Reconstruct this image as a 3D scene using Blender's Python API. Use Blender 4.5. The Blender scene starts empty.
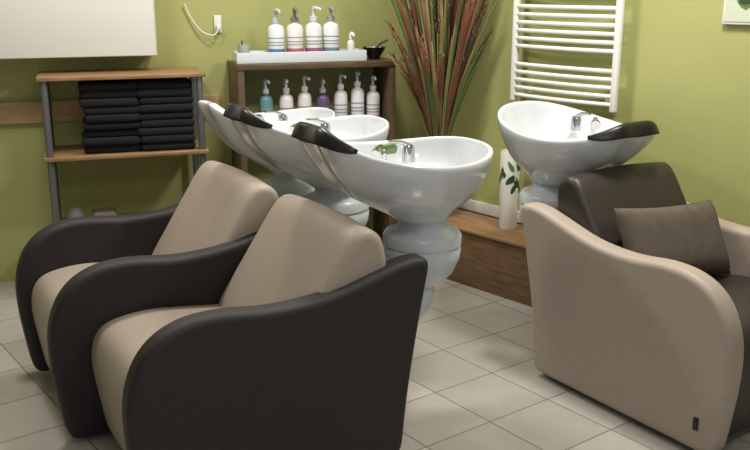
import bpy, bmesh, math, random
from mathutils import Vector, Matrix
random.seed(7)
scene = bpy.context.scene
try:
    scene.view_settings.view_transform = 'Standard'
except Exception: pass

# ---------------------------------------------------------------- materials
def lin(c):
    return tuple(((v/255)/12.92 if v/255 <= .04045 else ((v/255+.055)/1.055)**2.4) for v in c) + (1,)
MATS = {}
def mat(name, rgb, rough=.5, metal=0, noise=0, nscale=20, bump=0, bscale=200, coat=0, spec=.5, trans=0):
    if name in MATS: return MATS[name]
    m = bpy.data.materials.new(name); m.use_nodes = True
    nt = m.node_tree; b = nt.nodes['Principled BSDF']
    b.inputs['Base Color'].default_value = lin(rgb)
    b.inputs['Roughness'].default_value = rough
    b.inputs['Metallic'].default_value = metal
    b.inputs['Specular IOR Level'].default_value = spec
    b.inputs['Coat Weight'].default_value = coat
    b.inputs['Transmission Weight'].default_value = trans
    tc = nt.nodes.new('ShaderNodeTexCoord')
    n = nt.nodes.new('ShaderNodeTexNoise'); n.inputs['Scale'].default_value = nscale; n.inputs['Detail'].default_value = 4
    nt.links.new(tc.outputs['Object'], n.inputs['Vector'])
    r = nt.nodes.new('ShaderNodeValToRGB')
    c = lin(rgb)
    r.color_ramp.elements[0].position = .3; r.color_ramp.elements[1].position = .7
    r.color_ramp.elements[0].color = tuple(v*(1-noise) for v in c[:3])+(1,)
    r.color_ramp.elements[1].color = tuple(min(1, v*(1+noise)) for v in c[:3])+(1,)
    nt.links.new(n.outputs['Fac'], r.inputs['Fac'])
    nt.links.new(r.outputs['Color'], b.inputs['Base Color'])
    if bump:
        n2 = nt.nodes.new('ShaderNodeTexNoise'); n2.inputs['Scale'].default_value = bscale
        nt.links.new(tc.outputs['Object'], n2.inputs['Vector'])
        bp = nt.nodes.new('ShaderNodeBump'); bp.inputs['Strength'].default_value = bump; bp.inputs['Distance'].default_value = .002
        nt.links.new(n2.outputs['Fac'], bp.inputs['Height']); nt.links.new(bp.outputs['Normal'], b.inputs['Normal'])
    MATS[name] = m
    return m

def wood(name, c1, c2, scale=6, rough=.45):
    m = bpy.data.materials.new(name); m.use_nodes = True
    nt = m.node_tree; b = nt.nodes['Principled BSDF']; b.inputs['Roughness'].default_value = rough
    tc = nt.nodes.new('ShaderNodeTexCoord'); mp = nt.nodes.new('ShaderNodeMapping')
    mp.inputs['Scale'].default_value = (1.2, 10, 10)
    n = nt.nodes.new('ShaderNodeTexNoise'); n.inputs['Scale'].default_value = scale; n.inputs['Detail'].default_value = 6
    r = nt.nodes.new('ShaderNodeValToRGB'); r.color_ramp.elements[0].color = lin(c1); r.color_ramp.elements[1].color = lin(c2)
    r.color_ramp.elements[0].position = .35; r.color_ramp.elements[1].position = .65
    nt.links.new(tc.outputs['Object'], mp.inputs['Vector']); nt.links.new(mp.outputs['Vector'], n.inputs['Vector'])
    nt.links.new(n.outputs['Fac'], r.inputs['Fac']); nt.links.new(r.outputs['Color'], b.inputs['Base Color'])
    return m

M_GREEN = mat('green_paint', (167, 169, 108), .75, noise=.04, nscale=3, bump=.25, bscale=180)
M_CEIL = mat('ceiling_paint', (235, 232, 225), .8)
M_WHITE = mat('white_lacquer', (222, 221, 216), .4)
M_CERAM = mat('white_ceramic', (218, 222, 228), .12, coat=.6)
M_PLAST = mat('white_plastic', (210, 218, 226), .28, coat=.3)
M_DARK = mat('dark_brown_upholstery', (37, 31, 34), .62, noise=.12, nscale=60, bump=.35, bscale=500)
M_BEIGE = mat('beige_upholstery', (170, 157, 145), .5, noise=.03, nscale=40, bump=.25, bscale=500)
M_LEATH = mat('brown_leather', (50, 43, 41), .42, noise=.12, nscale=30, bump=.4, bscale=260)
M_PILLOW = mat('taupe_velvet', (92, 82, 73), .9, noise=.12, nscale=25, bump=.4, bscale=300)
M_BLACK = mat('black_rubber', (14, 14, 16), .35)
M_TOWEL = mat('black_towel', (17, 17, 21), .95, noise=.3, nscale=120, bump=1, bscale=400)
M_CHROME = mat('chrome', (205, 205, 210), .12, metal=1)
M_METAL = mat('grey_metal', (120, 124, 128), .35, metal=.6)
M_WOOD = wood('oak_shelf', (134, 102, 70), (160, 128, 92))
M_WOODL = wood('light_wood', (178, 146, 106), (198, 166, 124))
M_WOODD = wood('walnut_cabinet', (80, 63, 44), (102, 82, 59))
M_WOODP = wood('walnut_platform', (100, 76, 52), (126, 98, 69))
M_RAD = mat('radiator_enamel', (235, 236, 232), .3)

# ---------------------------------------------------------------- helpers
def link(o):
    scene.collection.objects.link(o); return o
def empty(name, loc=(0,0,0), rotz=0):
    e = bpy.data.objects.new(name, None); e.empty_display_size = .1
    e.location = loc; e.rotation_euler = (0,0,rotz); return link(e)
def mesh_obj(name, bm, m, parent=None, smooth=True, loc=(0,0,0), rot=(0,0,0), flat_big=False):
    me = bpy.data.meshes.new(name)
    bmesh.ops.recalc_face_normals(bm, faces=bm.faces)
    bm.to_mesh(me); bm.free()
    for p in me.polygons: p.use_smooth = smooth and not (flat_big and len(p.vertices) > 4)
    ms = m if isinstance(m, (list, tuple)) else [m]
    for x in ms: me.materials.append(x)
    o = link(bpy.data.objects.new(name, me)); o.location = loc; o.rotation_euler = rot
    if parent: o.parent = parent
    return o
def autosm(o, ang=40):
    o.data.set_sharp_from_angle(angle=math.radians(ang))
def box(name, lo, hi, m, parent=None, bev=0, segs=3, loc=(0,0,0), rot=(0,0,0)):
    bm = bmesh.new()
    bmesh.ops.create_cube(bm, size=1)
    for v in bm.verts:
        v.co = Vector([(lo[i]+hi[i])/2 + v.co[i]*(hi[i]-lo[i]) for i in range(3)])
    if bev:
        bmesh.ops.bevel(bm, geom=bm.edges[:]+bm.verts[:], offset=bev, segments=segs, profile=.5, affect='EDGES')
    o = mesh_obj(name, bm, m, parent, bool(bev), loc, rot)
    if bev: autosm(o, 50)
    return o
def lathe(name, prof, m, parent=None, n=32, loc=(0,0,0), rot=(0,0,0), sx=1, sy=1, sharp=50):
    bm = bmesh.new(); rings = []
    for r, z in prof:
        if r < 1e-5: rings.append([bm.verts.new((0,0,z))])
        else: rings.append([bm.verts.new((r*sx*math.cos(2*math.pi*i/n), r*sy*math.sin(2*math.pi*i/n), z)) for i in range(n)])
    for a, b in zip(rings, rings[1:]):
        for i in range(n):
            j = (i+1) % n
            if len(a) == 1 and len(b) == 1: continue
            if len(a) == 1: bm.faces.new((a[0], b[i], b[j]))
            elif len(b) == 1: bm.faces.new((a[i], a[j], b[0]))
            else: bm.faces.new((a[i], a[j], b[j], b[i]))
    o = mesh_obj(name, bm, m, parent, True, loc, rot); autosm(o, sharp); return o
def tube_bm(bm, pts, rad, n=12, flat=(1,1), up=Vector((0,0,1)), mi=0):
    pts = [Vector(p) for p in pts]; rings = []
    for k, p in enumerate(pts):
        t = (pts[min(k+1, len(pts)-1)] - pts[max(k-1, 0)]).normalized()
        s = t.cross(up)
        if s.length < 1e-3: s = t.cross(Vector((0,1,0)))
        s.normalize(); u = s.cross(t).normalized()
        r = rad[k] if isinstance(rad, (list, tuple)) else rad
        rings.append([bm.verts.new(p + s*(r*flat[0]*math.cos(2*math.pi*i/n)) + u*(r*flat[1]*math.sin(2*math.pi*i/n))) for i in range(n)])
    for a, b in zip(rings, rings[1:]):
        for i in range(n):
            f = bm.faces.new((a[i], a[(i+1)%n], b[(i+1)%n], b[i])); f.material_index = mi
    bm.faces.new(rings[0]).material_index = mi; bm.faces.new(rings[-1][::-1]).material_index = mi
def tube(name, pts, rad, m, parent=None, n=12, flat=(1,1), up=Vector((0,0,1))):
    bm = bmesh.new(); tube_bm(bm, pts, rad, n, flat, up)
    o = mesh_obj(name, bm, m, parent); autosm(o, 60); return o
def catmull(pts, sub=6, closed=False):
    out = []; n = len(pts)
    rng = range(n) if closed else range(n-1)
    for i in rng:
        g = lambda k: Vector(pts[k % n]) if closed else Vector(pts[max(0, min(n-1, k))])
        p0, p1, p2, p3 = g(i-1), g(i), g(i+1), g(i+2)
        for s in range(sub):
            t = s/sub
            out.append(.5*((2*p1)+(-p0+p2)*t+(2*p0-5*p1+4*p2-p3)*t*t+(-p0+3*p1-3*p2+p3)*t**3))
    if not closed: out.append(Vector(pts[-1]))
    return out
def resample_smooth(prof, step=.012, iters=12):
    P = [Vector((p[0], p[1])) for p in prof]; n = len(P)
    L = [0]
    for i in range(n): L.append(L[-1]+(P[(i+1)%n]-P[i]).length)
    N = int(L[-1]/step); out = []; k = 0
    for j in range(N):
        d = L[-1]*j/N
        while L[k+1] < d: k += 1
        t = (d-L[k])/max(1e-9, L[k+1]-L[k]); out.append(P[k].lerp(P[(k+1)%n], t))
    for _ in range(iters):
        out = [out[i]*.5+(out[i-1]+out[(i+1)%N])*.25 for i in range(N)]
    return out
def round_poly(pts, rs, seg=6):
    out = []; n = len(pts)
    for i in range(n):
        p = Vector(pts[i]); a = Vector(pts[i-1]); b = Vector(pts[(i+1)%n]); r = rs[i] if isinstance(rs, (list,tuple)) else rs
        r = min(r, (a-p).length*.48, (b-p).length*.48)
        s = p+(a-p).normalized()*r; e = p+(b-p).normalized()*r
        for k in range(seg+1):
            t = k/seg; out.append((1-t)**2*s+2*t*(1-t)*p+t*t*e)
    return out
def slab(name, prof, y0, y1, r, m, parent=None, bulge=0, segs=5):
    P = resample_smooth(prof); n = len(P)
    area = sum(P[i].x*P[(i+1)%n].y-P[(i+1)%n].x*P[i].y for i in range(n))
    if area < 0: P.reverse()
    N = []
    for i in range(n):
        t = (P[(i+2)%n]-P[i-2]).normalized(); N.append(Vector((-t.y, t.x)))
    bm = bmesh.new(); rings = []
    st = []
    for k in range(segs+1):
        a = math.pi/2*k/segs; st.append((r*(1-math.sin(a)), y0+r*(1-math.cos(a))))
    if bulge:
        for k in range(1, 6):
            t = k/6; st.append((-bulge*math.sin(math.pi*t), y0+r+(y1-y0-2*r)*t))
    for k in range(segs, -1, -1):
        a = math.pi/2*k/segs; st.append((r*(1-math.sin(a)), y1-r*(1-math.cos(a))))
    for ins, y in st:
        rings.append([bm.verts.new(((P[i]+N[i]*ins).x, y, (P[i]+N[i]*ins).y)) for i in range(n)])
    for a, b in zip(rings, rings[1:]):
        for i in range(n):
            bm.faces.new((a[i], a[(i+1)%n], b[(i+1)%n], b[i]))
    caps = [bm.faces.new(rings[0]), bm.faces.new(rings[-1][::-1])]
    bm.normal_update()
    bmesh.ops.triangulate(bm, faces=caps, ngon_method='BEAUTY')
    for f in bm.faces:
        f.smooth = len(f.verts) == 4
    me = bpy.data.meshes.new(name)
    bmesh.ops.recalc_face_normals(bm, faces=bm.faces)
    bm.to_mesh(me); bm.free(); me.materials.append(m)
    o = link(bpy.data.objects.new(name, me))
    if parent: o.parent = parent
    return o

# ---------------------------------------------------------------- room
uA = Vector((.951, .309, 0)); nA = Vector((-.309, .951, 0))
uB = Vector((.66, -.751, 0)); nB = Vector((.751, .66, 0))
corner = Vector((.204, 5.21, 0))
angA = math.atan2(uA.y, uA.x); angB = math.atan2(uB.y, uB.x)
H = 2.6
def prism(name, pts, z0, z1, m):
    bm = bmesh.new()
    a = [bm.verts.new((p[0], p[1], z0)) for p in pts]; b = [bm.verts.new((p[0], p[1], z1)) for p in pts]
    n = len(pts)
    for i in range(n): bm.faces.new((a[i], a[(i+1)%n], b[(i+1)%n], b[i]))
    bm.faces.new(a[::-1]); bm.faces.new(b)
    return mesh_obj(name, bm, m, None, False)
A0 = corner - uA*3.6; B1 = corner + uB*4.6
prism('wall_back', [A0, corner, corner+Vector((.05,.25,0)), A0+nA*.15], 0, H, M_GREEN)
prism('wall_right', [corner, B1, B1+nB*.15, corner+Vector((.05,.25,0))], 0, H, M_GREEN)
L1 = Vector((A0.x-.3, -1.2, 0))
prism('wall_left', [A0, L1, L1+Vector((-.15,0,0)), A0+Vector((-.15,.02,0))], 0, H, M_GREEN)
R1 = Vector((B1.x, -1.2, 0))
roomp = [L1+Vector((-.15,0,0)), R1+Vector((.15,0,0)), B1+nB*.15, corner+Vector((.05,.25,0)), A0+nA*.15]
prism('ceiling', roomp, H, H+.1, M_CEIL)

mf = bpy.data.materials.new('floor_tiles'); mf.use_nodes = True
nt = mf.node_tree; b = nt.nodes['Principled BSDF']
tc = nt.nodes.new('ShaderNodeTexCoord'); mp = nt.nodes.new('ShaderNodeMapping')
mp.inputs['Rotation'].default_value = (0, 0, math.radians(53))
br = nt.nodes.new('ShaderNodeTexBrick'); br.offset = 0; br.squash = 1
br.inputs['Scale'].default_value = 1; br.inputs['Brick Width'].default_value = .30; br.inputs['Row Height'].default_value = .30
br.inputs['Mortar Size'].default_value = .0035; br.inputs['Mortar Smooth'].default_value = .2
br.inputs['Color1'].default_value = lin((202, 197, 190)); br.inputs['Color2'].default_value = lin((178, 173, 166))
br.inputs['Mortar'].default_value = lin((142, 137, 130))
ns = nt.nodes.new('ShaderNodeTexNoise'); ns.inputs['Scale'].default_value = 14; ns.inputs['Detail'].default_value = 5
mx = nt.nodes.new('ShaderNodeMix'); mx.data_type = 'RGBA'; mx.blend_type = 'MULTIPLY'; mx.inputs[0].default_value = .18
nt.links.new(tc.outputs['Object'], mp.inputs['Vector']); nt.links.new(mp.outputs['Vector'], br.inputs['Vector'])
nt.links.new(tc.outputs['Object'], ns.inputs['Vector'])
nt.links.new(br.outputs['Color'], mx.inputs[6]); nt.links.new(ns.outputs['Fac'], mx.inputs[7])
nt.links.new(mx.outputs[2], b.inputs['Base Color']); b.inputs['Roughness'].default_value = .22
bp = nt.nodes.new('ShaderNodeBump'); bp.inputs['Strength'].default_value = .4; bp.inputs['Distance'].default_value = .002; bp.invert = True
nt.links.new(br.outputs['Fac'], bp.inputs['Height']); nt.links.new(bp.outputs['Normal'], b.inputs['Normal'])
prism('floor', roomp, -.1, 0, mf)

def onB(t, off=0, z=0): return Vector((.569, 4.80, 0)) + uB*t - nB*off + Vector((0,0,z))
def onA(s, off=0, z=0): return corner - uA*(1.98-s) - nA*off + Vector((0,0,z))
ed = empty('baseboard_right', onB(-.40), angB)
box('board', (0, -.018, .308), (3.6, -.002, .37), M_WHITE, ed, .004)
pf = empty('wooden_platform', onB(-.33), angB)
box('platform_box', (0, -.30, 0), (1.24, -.022, .290), M_WOODP, pf, .004)
box('platform_top', (0, -.315, .290), (1.25, -.022, .306), M_WOOD, pf, .003)

# ---------------------------------------------------------------- radiator
rd = empty('towel_radiator', onB(.26), angB)
for i, x in enumerate((.015, .605)):
    box('upright_%d' % i, (x-.017, -.085, .95), (x+.017, -.055, 2.0), M_RAD, rd, .01)
z = .985; bars = []
for grp in (5, 6, 6, 6):
    for k in range(grp):
        bars.append(z); z += .038
    z += .05
bm = bmesh.new()
for zz in bars:
    if zz > 1.98: continue
    pts = [(.01+.60*i/10, -.072-.028*math.sin(math.pi*i/10), zz) for i in range(11)]
    tube_bm(bm, pts, .0105, 10)
mesh_obj('bars', bm, M_RAD, rd)
for x in (.06, .56):
    for zz in (1.0, 1.9):
        box('bracket', (x-.01, -.06, zz-.01), (x+.01, -.001, zz+.01), M_RAD, rd)

# ---------------------------------------------------------------- cabinet with bottles
W = .85; D = .30
cab = empty('bottle_display_cabinet', onA(.935), angA)
CT = 1.125
box('side_left', (0, -D, 0), (.035, -.002, CT-.03), M_WOODD, cab, .002)
box('side_right', (W-.035, -D, 0), (W, -.002, CT-.03), M_WOODD, cab, .002)
box('top', (-.005, -D-.005, CT-.03), (W+.005, -.002, CT), M_WOODD, cab, .003)
for i, zz in enumerate((.08, .42, .765)):
    box('shelf_%d' % i, (.035, -D+.01, zz-.022), (W-.035, -.012, zz), M_WOODD, cab)
box('back', (.035, -.012, .05), (W-.035, -.004, CT-.03), mat('cabinet_back_green', (156,160,104), .6), cab)
tr = empty('bottle_tray', onA(.93)+Vector((0,0,CT+.001)), angA)
box('tray_base', (.01, -.27, 0), (.70, -.13, .012), M_PLAST, tr, .003)
for nm, lo, hi in (('lip_front', (.01,-.275,0), (.70,-.268,.055)), ('lip_back', (.01,-.137,0), (.70,-.13,.055)),
                   ('lip_left', (.01,-.27,0), (.017,-.13,.055)), ('lip_right', (.693,-.27,0), (.70,-.13,.055))):
    box(nm, lo, hi, M_PLAST, tr, .002)

def bottle(x, y, z, h, r, body, label, lab2=None, pump=True, name='pump_bottle', pcol=(235,235,238)):
    p = onA(.93) + uA*x + nA*y + Vector((0,0,z+.001))
    e = empty(name, p, angA -1.2+ random.uniform(-.5, .5))
    mb = mat('bottle_%d_%d_%d' % body, body, .3)
    hb = h*.70
    lathe('body', [(0,0),(r*.92,0),(r,.006),(r,hb*.86),(r*.85,hb*.95),(r*.4,hb),(r*.4,hb+.012),(0,hb+.012)], mb, e, 24)
    ml = mat('label_%d_%d_%d' % label, label, .5)
    lathe('label', [(r*1.012,hb*.14),(r*1.02,hb*.15),(r*1.02,hb*.30),(r*1.012,hb*.31)], ml, e, 24)
    if lab2:
        m2 = mat('label_%d_%d_%d' % lab2, lab2, .5)
        for q in (.40,.48,.60): lathe('label_line', [(r*1.008,hb*q),(r*1.014,hb*(q+.005)),(r*1.014,hb*(q+.03)),(r*1.008,hb*(q+.035))], m2, e, 24)
    mp_ = mat('pump_%d_%d_%d' % pcol, pcol, .3)
    lathe('collar', [(0,hb+.008),(r*.5,hb+.008),(r*.5,hb+.03),(r*.22,hb+.034),(r*.2,h-.02),(0,h-.02)], mp_, e, 16)
    if pump:
        tube('nozzle', [(0,0,h-.025),(0,0,h-.010),(.010,0,h-.003),(r*1.2,0,h-.010),(r*1.3,0,h-.018)], [.011,.012,.010,.008,.006], mp_, e, 8)
    return e
cols_top = [((226,230,234),(90,120,168),(150,160,180)), ((228,226,226),(176,96,104),(170,150,156)), ((230,229,230),(164,84,120),(150,150,170)), ((226,230,230),(100,130,160),(140,155,165))]
for i, px in enumerate((271, 290, 309, 327)):
    bottle((px-230)/190+.015, -.20, CT+.013, (.255,.26,.265,.265)[i], .043, *cols_top[i], pcol=[(190,192,198),(120,116,122),(205,206,210),(150,152,158)][i])
bottle((341-230)/190+.05, -.20, CT+.013, .13, .020, (225,222,215), (190,80,50), name='spray_bottle')
lowc = [((96,140,150),(225,232,232)),((224,224,226),(150,70,80)),((226,224,226),(170,90,104)),((96,78,112),(214,206,218)),
        ((222,222,226),(90,90,124)),((232,232,234),(150,156,170)),((232,230,234),(130,84,140))]
for i, px in enumerate((258, 279, 298, 317, 336, 354, 371)):
    h = (.27,.27,.28,.26,.285,.30,.27)[i]
    bottle((px-230)/190+.02, -.19, .765, h, .037, *lowc[i], lab2=(186,110,124) if i in (1,2) else (150,152,170), pcol=(226,227,230) if i != 3 else (190,188,196))
c = onA(.93) + uA*.06 + nA*(-.20) + Vector((0,0,CT+.014))
e = empty('measuring_cup', c)
lathe('cup', [(0,0),(.026,0),(.034,.08),(.031,.08),(.024,.006),(0,.006)], mat('clear_plastic', (170,182,176), .15), e, 20)
tube('whisk', [(0,0,.02),(-.01,0,.10)], .005, M_METAL, e, 8)
c = onA(.93) + uA*.775 + nA*(-.17) + Vector((0,0,CT+.001))
e = empty('tint_bowl', c)
lathe('bowl', [(0,0),(.03,0),(.032,.01),(.058,.05),(.062,.065),(.056,.065),(.03,.015),(0,.014)], M_BLACK, e, 28)
tube('brush', [(-.02,0,.03),(.04,.01,.085),(.075,.015,.10)], [.008,.006,.005], M_BLACK, e, 8)
lathe('bowl_inner', [(0,.055),(.05,.058),(.052,.062)], M_WHITE, e, 24)

# ---------------------------------------------------------------- rack with towels
rk0 = onA(-.02, .415)
rk = empty('shelf_rack', rk0, angA)
RW, RD = .78, .36
for i, (x, y) in enumerate(((.03,.03),(RW-.03,.03),(.03,RD-.03),(RW-.03,RD-.03))):
    lathe('post_%d' % i, [(0,0),(.017,0),(.017,1.079),(0,1.079)], M_METAL, rk, 16, (x,y,0))
for i, zz in enumerate((.34, .72, 1.10)):
    box('shelf_%d' % i, (0,0,zz-.02), (RW,RD,zz), M_WOOD, rk, .004)
tw = empty('towel_stack', rk0 + uA*.19 + nA*.03, angA)
for cx in (0, .262):
    zz = .722
    for k in range(9):
        hgt = .0375
        jx = random.uniform(-.012,.012); jy = random.uniform(-.012,.016)
        box('towel', (cx+jx, .0+jy, zz), (cx+.268+jx*.3, .29+jy, zz+hgt+.002), M_TOWEL, tw, .017, 4, rot=(0,0,0))
        zz += hgt
jr = empty('glass_jar', rk0 + uA*.12 + nA*.15 + Vector((0,0,.341)))
lathe('jar', [(0,0),(.04,0),(.042,.07),(.03,.085),(.03,.10),(0,.10)], mat('jar_glass', (120,125,125), .2), jr, 20)
jr = empty('folded_cloth', rk0 + uA*.2 + nA*.1 + Vector((0,0,.341)), angA)
box('cloth', (0,0,0), (.12,.14,.07), mat('grey_cloth', (120,112,108), .9), jr, .02)

rl = empty('trim_1', onA(-1.5), angA)
box('rail', (0,-.022,.835), (2.38,-.001,.945), M_WOODL, rl, .003)
cb = empty('wall_cupboard', onA(-1.5), angA)
box('carcass', (0,-.24,1.175), (2.05,-.001,1.95), M_WHITE, cb, .003)
for i in range(2):
    box('door_panel', (1.03*i+.003,-.258,1.178), (1.03*i+1.012,-.241,1.947), M_WHITE, cb, .003)
sk = empty('wall_socket', onA(.89), angA)
box('plate', (-.02,-.012,1.27), (.02,-.001,1.36), M_WHITE, sk, .004)
box('plug', (-.012,-.045,1.285), (.012,-.012,1.31), M_WHITE, sk, .004)
tube('cable', [tuple(v) for v in catmull([(0,-.045,1.298),(-.03,-.05,1.26),(-.09,-.03,1.28),(-.14,-.02,1.35),(-.17,-.02,1.42)],6)], .004, M_WHITE, sk, 8)

# ---------------------------------------------------------------- chairs
def chair(loc, F, arm_m, body_m, back_m, name='shampoo_chair', arms=((.25,.335),(-.335,-.25)), inner=(-.25,.25), bs=0.0, lean=0, bz=0, bw=0):
    e = empty(name, loc, math.atan2(F[1], F[0]))
    top = catmull([(-.025-lean,.69),(.04,.69),(.16,.66),(.32,.62),(.50,.61),(.66,.626),(.79,.61),(.885,.545),(.935,.43),(.94,.30),(.925,.16),(.905,.02)], 5)
    bk = catmull([(.06,.02),(.035,.25),(.005-lean*.6,.50),(-.025-lean,.69)], 5)[:-1]
    prof = list(top) + bk
    for i, (y0, y1) in enumerate(arms):
        slab('armrest_%d' % (i+1), prof, y0, y1, .024, arm_m, e)
    a, c = inner[0]-.004, inner[1]+.004
    body = round_poly([(.10,.02),(.86,.02),(.905,.32),(.88,.43),(.72,.46),(.30,.41),(.10,.41)], [.01,.02,.12,.10,.12,.05,.02])
    slab('seat', body, a, c, .02, body_m, e)
    back = round_poly([(.10+bs,.30),(.40+bs,.36),(.41+bs,.42),(.165+bs,.80+bz),(.13+bs,.83+bz),(.06+bs,.80+bz),(.05+bs,.75),(.075,.5)], [.02,.05,.08,.05,.04,.05,.08,.05])
    slab('backrest', back, a, c+bw, .028, back_m, e, bulge=.010)
    box('rear_panel', (.065,a,.03), (.11,c,.50), arm_m, e, .01)
    for x in (.12,.76):
        for y in (inner[0]+.03, inner[1]-.03):
            lathe('foot', [(0,0),(.02,0),(.022,.024),(0,.024)], M_BLACK, e, 12, (x,y,0))
    return e
FL = Vector((-.866,-.5)); RL = Vector((-.5,.866))
o1 = Vector((-.0225, 2.979)); o2 = o1 + RL*.635 + FL*.08
FR = Vector((.544,-.839)); oR = Vector((.90, 3.59))
AT = ((.25,.335),(-.385,-.30))
chair((o1.x,o1.y,0), FL, M_DARK, M_BEIGE, M_BEIGE, arms=((.25,.335),), inner=(-.295,.25), bs=.055, lean=.02, bz=-.02, bw=.045)
chair((o2.x,o2.y,0), FL, M_DARK, M_BEIGE, M_BEIGE, arms=AT, inner=(-.30,.25), bs=.03, lean=.02, bw=.03)
cR = chair((oR.x,oR.y,0), FR, M_BEIGE, M_LEATH, M_LEATH, arms=((.275,.36),(-.36,-.275)), inner=(-.275,.275), lean=.04)
box('tag', (.83,-.3635,.10), (.85,-.3595,.145), M_BLACK, cR, .001)

# ---------------------------------------------------------------- basins
def basin(o, F, xc, z_neck, z_far, yf=-1, name='shampoo_basin', green_item=False, sc=1.0, yc=0, column=False, pad=True):
    e = empty(name, (o.x, o.y, 0), math.atan2(F[1], F[0]))
    Lh, Wh, n = .345*sc, .285*sc, 96
    zc = (z_neck+z_far)/2; slope = (z_neck-z_far)/(2*Lh)
    def rim(ph):
        c, s = math.cos(ph), math.sin(ph)
        x = Lh*math.copysign(abs(c)**.9, c); y = Wh*math.copysign(abs(s)**.85, s)
        if c > 0: y *= 1-.22*c**2
        d = abs((ph+math.pi) % (2*math.pi)-math.pi)
        x += -.03*math.exp(-(d/.25)**2)
        z = .05*math.exp(-(d/.6)**2) - .02*math.exp(-(d/.25)**2) - .04*(s*s) + .02*max(0,-c)
        return x, y, z
    bx = -.12
    outer = [(.30,-.285,0),(.35,-.272,0),(.50,-.240,.05),(.68,-.19,.15),(.83,-.13,.35),(.93,-.075,.7),(.98,-.04,.95),(1,-.018,1),(1.0,-.004,1),(.985,0.001,1),(.925,0.001,1),(.900,-.006,1),(.885,-.025,.9),(.84,-.075,.6),(.74,-.125,.3),(.55,-.16,.1),(.25,-.178,0),(.08,-.182,0)]
    bm = bmesh.new(); rings = []
    for s, z, w in outer:
        ring = []
        for i in range(n):
            x, y, rz = rim(2*math.pi*i/n)
            k = 1-s
            zz = z + rz*w + slope*(x*s)*min(1, w*1.1+.15)
            if s < .55 and z < -.2:
                a = 2*math.pi*i/n; q = min(1,(.62-s)/.3)
                xx = x*s*(1-q)+.10*math.cos(a)*q; yy = y*s*(1-q)+.10*math.sin(a)*q
            else: xx, yy = x*s, y*s
            ring.append(bm.verts.new((xc+xx+bx*min(1,k*1.4), yy+yc, zc+zz)))
        rings.append(ring)
    for a, b2 in zip(rings, rings[1:]):
        for i in range(n): bm.faces.new((a[i], a[(i+1)%n], b2[(i+1)%n], b2[i]))
    bm.faces.new(rings[0][::-1]); bm.faces.new(rings[-1])
    ob = mesh_obj('bowl', bm, M_CERAM, e)
    ss = ob.modifiers.new('s','SUBSURF'); ss.levels = 1; ss.render_levels = 1
    lathe('drain', [(0,.004),(.028,.004),(.03,0),(0,0)], M_CHROME, e, 20, (xc+bx, yc, zc-.181))
    if pad:
        bm = bmesh.new(); rings = []
        m_ = 26
        for i in range(m_+1):
            ph = -.80+1.60*i/m_
            x, y, rz = rim(ph); env = max(.05, math.sin(math.pi*(i+.4)/(m_+.8)))**.55
            wd = .040*env; th = .010*env+.002
            ax = Vector((x, y, 0)).normalized()
            cpt = Vector((xc+x*.975, yc+y*.975, zc+rz+slope*x+.002))
            ring = []
            for q in range(14):
                a = 2*math.pi*q/14
                r_ = wd*math.cos(a); zz = th*math.sin(a)
                drop = -1.1*max(0, r_) - .10*max(0,-r_)
                ring.append(bm.verts.new(cpt + ax*(r_+.006)*(.6 if r_>0 else .9) + Vector((0,0,zz+drop+.004))))
            rings.append(ring)
        for a, b2 in zip(rings, rings[1:]):
            for q in range(14): bm.faces.new((a[q], a[(q+1)%14], b2[(q+1)%14], b2[q]))
        bm.faces.new(rings[0]); bm.faces.new(rings[-1][::-1])
        mesh_obj('neck_rest', bm, M_BLACK, e)
    tx, ty = xc-.16*sc, yc+yf*.160*sc
    tz = zc+slope*(-.17)-.09
    dy = -yf
    lathe('tap_body', [(0,0),(.025,0),(.023,.05),(.018,.062),(0,.066)], M_CHROME, e, 20, (tx,ty,tz))
    tube('tap_lever', [(tx,ty,tz+.06),(tx+.04,ty+dy*.008,tz+.078),(tx+.095,ty+dy*.016,tz+.084)], [.009,.008,.006], M_CHROME, e, 10)
    hp = catmull([(tx+.10,ty,tz+.0),(tx+.11,ty+dy*.004,tz+.055),(tx+.14,ty+dy*.03,tz+.070),(tx+.18,ty+dy*.07,tz+.05)], 6)
    tube('shower_hose', [tuple(v) for v in hp], [.009]*13+[.012,.015,.018,.020,.022,.022], M_CHROME, e, 12)
    if green_item:
        box('green_block', (tx+.05,ty-.02,tz+.035),(tx+.13,ty+.012,tz+.072), mat('matte_green',(110,138,84),.8), e, .014)  # small rounded green block next to the tap
    px = xc+bx; zb = zc-.285
    head = [(0,zb+.005),(.09,zb+.005),(.085,zb-.015),(.092,zb-.025),(.130,zb-.04),(.140,zb-.055),(.140,zb-.085),(.134,zb-.09),(.134,zb-.096),(.139,zb-.102),(.135,zb-.14),(.112,zb-.19)]
    if column: head += [(.09,zb-.24),(.08,zb-.35),(.085,.10),(.12,.03),(.13,0),(0,0)]
    else: head += [(.08,zb-.225),(.05,zb-.245),(0,zb-.25)]
    lathe('pedestal_head', head, M_PLAST, e, 40, (px,yc,0))
    lathe('control_knob', [(0,.02),(.018,.018),(.022,0),(0,0)], M_METAL, e, 20, (px-.06,yc+(-.09 if yf<0 else .09),zb-.034), (0,0,0))
    if not column:
        pth = catmull([(px,yc,zb-.20),(px+.01,yc,zb-.29),(px+.07,yc,zb-.35),(-.005,yc,zb-.37)], 6)
        tube('support_arm', [tuple(v) for v in pth], .05, M_PLAST, e, 20)
        box('mount_plate', (-.02,-.12,.20), (.06,.12,.44), M_DARK, e, .015)
    return e
basin(o1, FL, -.10, 1.04, .96, -1, green_item=True)
basin(o2, FL, -.165, 1.03, .965, -1, sc=.95)
oA = Vector((-.485, 4.02))
basin(oA, FL, 0, 1.00, .94, -1, sc=.9, column=True, pad=False)
basin(oR, FR, -.125, .96, 1.0, 1)

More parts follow.
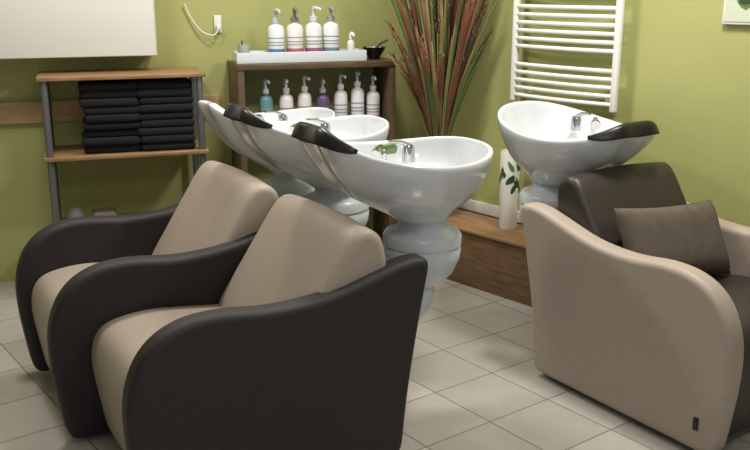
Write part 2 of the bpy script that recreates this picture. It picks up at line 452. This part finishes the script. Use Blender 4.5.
# ---------------------------------------------------------------- pillow
def pillow(name, w, h, t, m, loc, rot):
    bm = bmesh.new(); n = 20; g = {}
    for side in (1,-1):
        for i in range(n+1):
            for j in range(n+1):
                u, v = -1+2*i/n, -1+2*j/n
                if side < 0 and (i in (0,n) or j in (0,n)): g[(side,i,j)] = g[(1,i,j)]; continue
                f = ((1-u**4)*(1-v**4))**.5
                pin = 1-.07*(1-v*v)*(abs(u)) ; pin2 = 1-.09*(1-u*u)*abs(v)
                g[(side,i,j)] = bm.verts.new((side*t/2*f, u*w/2*pin, v*h/2*pin2))
        for i in range(n):
            for j in range(n):
                q = (g[(side,i,j)],g[(side,i+1,j)],g[(side,i+1,j+1)],g[(side,i,j+1)])
                bm.faces.new(q if side > 0 else q[::-1])
    e = empty(name, loc, rot[2])
    mesh_obj('cushion', bm, m, e, True, (0,0,0), (rot[0], rot[1], 0))
    return e
pc = oR + FR*.41
pillow('throw_pillow', .53, .30, .14, M_PILLOW, (pc.x, pc.y, .585), (math.radians(-4), math.radians(-28), math.atan2(FR.y, FR.x)))

# ---------------------------------------------------------------- dried plant, leaf vase, picture
base = Vector((.34, 4.72, .307))
dp = empty('dried_leaf_arrangement', base)
lathe('vase', [(0,0),(.055,0),(.07,.05),(.075,.18),(.055,.30),(.045,.36),(.05,.38),(.042,.38),(.04,.30),(0,.28)], mat('brown_ceramic',(70,50,40),.4), dp, 28)
gm = [mat('grass_brown',(108,78,52),.7), mat('grass_red',(120,68,50),.7), mat('grass_tan',(150,126,86),.7), mat('grass_green',(92,106,58),.7), mat('grass_dark',(58,48,34),.8), mat('grass_olive',(124,126,74),.7)]
bm = bmesh.new()
wallp = Vector((.569,4.80))
def clampw(p):
    w2 = Vector((p.x+base.x, p.y+base.y)); d = (wallp-w2).dot(Vector((nB.x,nB.y)))
    if d < .03: p.x -= nB.x*(.03-d); p.y -= nB.y*(.03-d)
    return p
for k in range(230):
    a = random.uniform(0, 2*math.pi); sp = random.uniform(.02, 1)**.7
    hgt = random.uniform(.55, 1.45)
    ex = math.cos(a)*sp*.34*(.45+.42*hgt)-.015; ey = math.sin(a)*sp*.17-.05
    bx0 = Vector((math.cos(a)*.025, math.sin(a)*.025, .30))
    droop = random.uniform(0,.06)*sp
    pts = []
    for i in range(9):
        t = i/8
        pts.append(clampw(Vector((bx0.x+ex*(.5*t+.5*t**2), bx0.y+ey*(.3*t+.7*t*t), .30+hgt*t*(1-.06*sp*t)-droop*t**3))))
    kind = random.random()
    if kind < .62:
        wd = random.uniform(.006,.012); rad = [wd*.4,wd*.6,wd*.9,wd*1.1,wd*1.15,wd*1.1,wd*.9,wd*.55,wd*.1]
        tube_bm(bm, pts, rad, 6, (1,.14), Vector((random.uniform(-.7,.7),-1,0)), random.choice((0,1,2,3,3,5,5,0,1)))
    elif kind < .85:
        wd = random.uniform(.004,.006)
        tube_bm(bm, pts, [wd*.6]*5+[wd*2,wd*2.8,wd*2,wd*.3], 6, (1,.8), Vector((0,-1,0)), random.choice((0,1,4)))
        for q in range(26):
            t = random.uniform(.6,1); i = min(7,int(t*8)); c0 = pts[i].lerp(pts[i+1], t*8-i)
            dirv = (pts[i+1]-pts[i]).normalized(); sd = Vector((random.uniform(-1,1),random.uniform(-.6,.6),.2)).normalized()
            e1 = c0 + dirv*.03 + sd*.018
            tube_bm(bm, [c0, (c0+e1)/2, e1], [.0015,.003,.0008], 4, (1,.6), Vector((0,-1,.1)), random.choice((0,1,2)))
    else:
        wd = .003
        tube_bm(bm, pts, [wd]*8+[wd*.3], 5, (1,1), Vector((0,-1,0)), random.choice((0,2,4)))
mesh_obj('stems', bm, gm, dp)

def leaf_pts(L, W, n=10):
    return [(W*math.sin(math.pi*(i/n)**.8), L*i/n) for i in range(n+1)]
lv = empty('leaf_print_vase', onB(.33, .14, .307), angB); lv.scale = (.80,.80,.86)
vprof = [(0,0),(.052,0),(.056,.01),(.063,.25),(.066,.46),(.062,.47),(.058,.46),(.054,.02),(0,.02)]
lathe('vase_body', vprof, mat('vase_white',(226,226,220),.25), lv, 32)
bm = bmesh.new()
for k in range(30):
    a0 = random.uniform(0, 2*math.pi); z0 = random.uniform(.16,.36); tl = random.uniform(-.7,.7); L = random.uniform(.05,.09); Wd = .014
    lf = leaf_pts(L, Wd); vs = []
    for s in (1,-1):
        row = []
        for x, y in lf:
            xx = s*x*math.cos(tl)+y*math.sin(tl); yy = z0 + y*math.cos(tl)-s*x*math.sin(tl)
            rr = .0575+.0085*yy/.46 + .0022 + k*.00005
            row.append(bm.verts.new((rr*math.cos(a0+xx/rr), rr*math.sin(a0+xx/rr), yy)))
        vs.append(row)
    for i in range(len(lf)-1):
        f = bm.faces.new((vs[0][i],vs[0][i+1],vs[1][i+1],vs[1][i])); f.material_index = k % 2
mesh_obj('leaf_print', bm, [mat('leaf_green',(92,128,56),.5), mat('leaf_dark',(52,70,44),.5)], lv)

pic = empty('leaf_picture', onB(1.325, 0, 1.36), angB)
box('frame', (0,-.025,0), (.50,-.001,.50), M_WHITE, pic, .003)
box('canvas', (.012,-.028,.012), (.488,-.0252,.488), mat('picture_ground',(196,204,184),.6), pic)
bm = bmesh.new()
for k in range(46):
    cx, cz = random.uniform(.05,.42), random.uniform(.03,.40); tl = random.uniform(-1.6,1.6); L = random.uniform(.07,.13)
    vs = []
    for s in (1,-1):
        vs.append([bm.verts.new((min(.48,max(.02,cx+s*x*math.cos(tl)+y*math.sin(tl))), -.0285-k*.0001, min(.48,max(.02,cz+y*math.cos(tl)-s*x*math.sin(tl))))) for x, y in leaf_pts(L,.024)])
    for i in range(10):
        f = bm.faces.new((vs[0][i],vs[0][i+1],vs[1][i+1],vs[1][i])); f.material_index = k % 2
mesh_obj('painted_leaves', bm, [MATS['leaf_green'], MATS['leaf_dark']], pic)

# ---------------------------------------------------------------- lights
def area(name, loc, size, power, col=(1,.95,.87), rot=(0,0,0), sy=None):
    l = bpy.data.lights.new(name, 'AREA'); l.energy = power; l.size = size; l.color = col
    if sy: l.shape = 'RECTANGLE'; l.size_y = sy
    o = bpy.data.objects.new(name, l); o.location = loc; o.rotation_euler = rot; return link(o)
area('ceiling_light_panel', (1.0, 3.1, 2.57), .3, 38)
area('ceiling_light_panel', (-.2, 3.9, 2.57), .3, 25)
area('ceiling_light_panel', (-1.3, 3.4, 2.57), .3, 21)
area('ceiling_light_panel', (.3, .8, 2.57), .8, 15)
w = bpy.data.worlds.new('world'); scene.world = w; w.use_nodes = True
w.node_tree.nodes['Background'].inputs['Color'].default_value = (.92,.95,1,1)
w.node_tree.nodes['Background'].inputs['Strength'].default_value = .36

cam = bpy.data.cameras.new('camera'); cam.lens = 43.2; cam.sensor_width = 36
co = link(bpy.data.objects.new('camera', cam)); co.location = (0,0,1.52); co.rotation_euler = (math.radians(75),0,0)
scene.camera = co
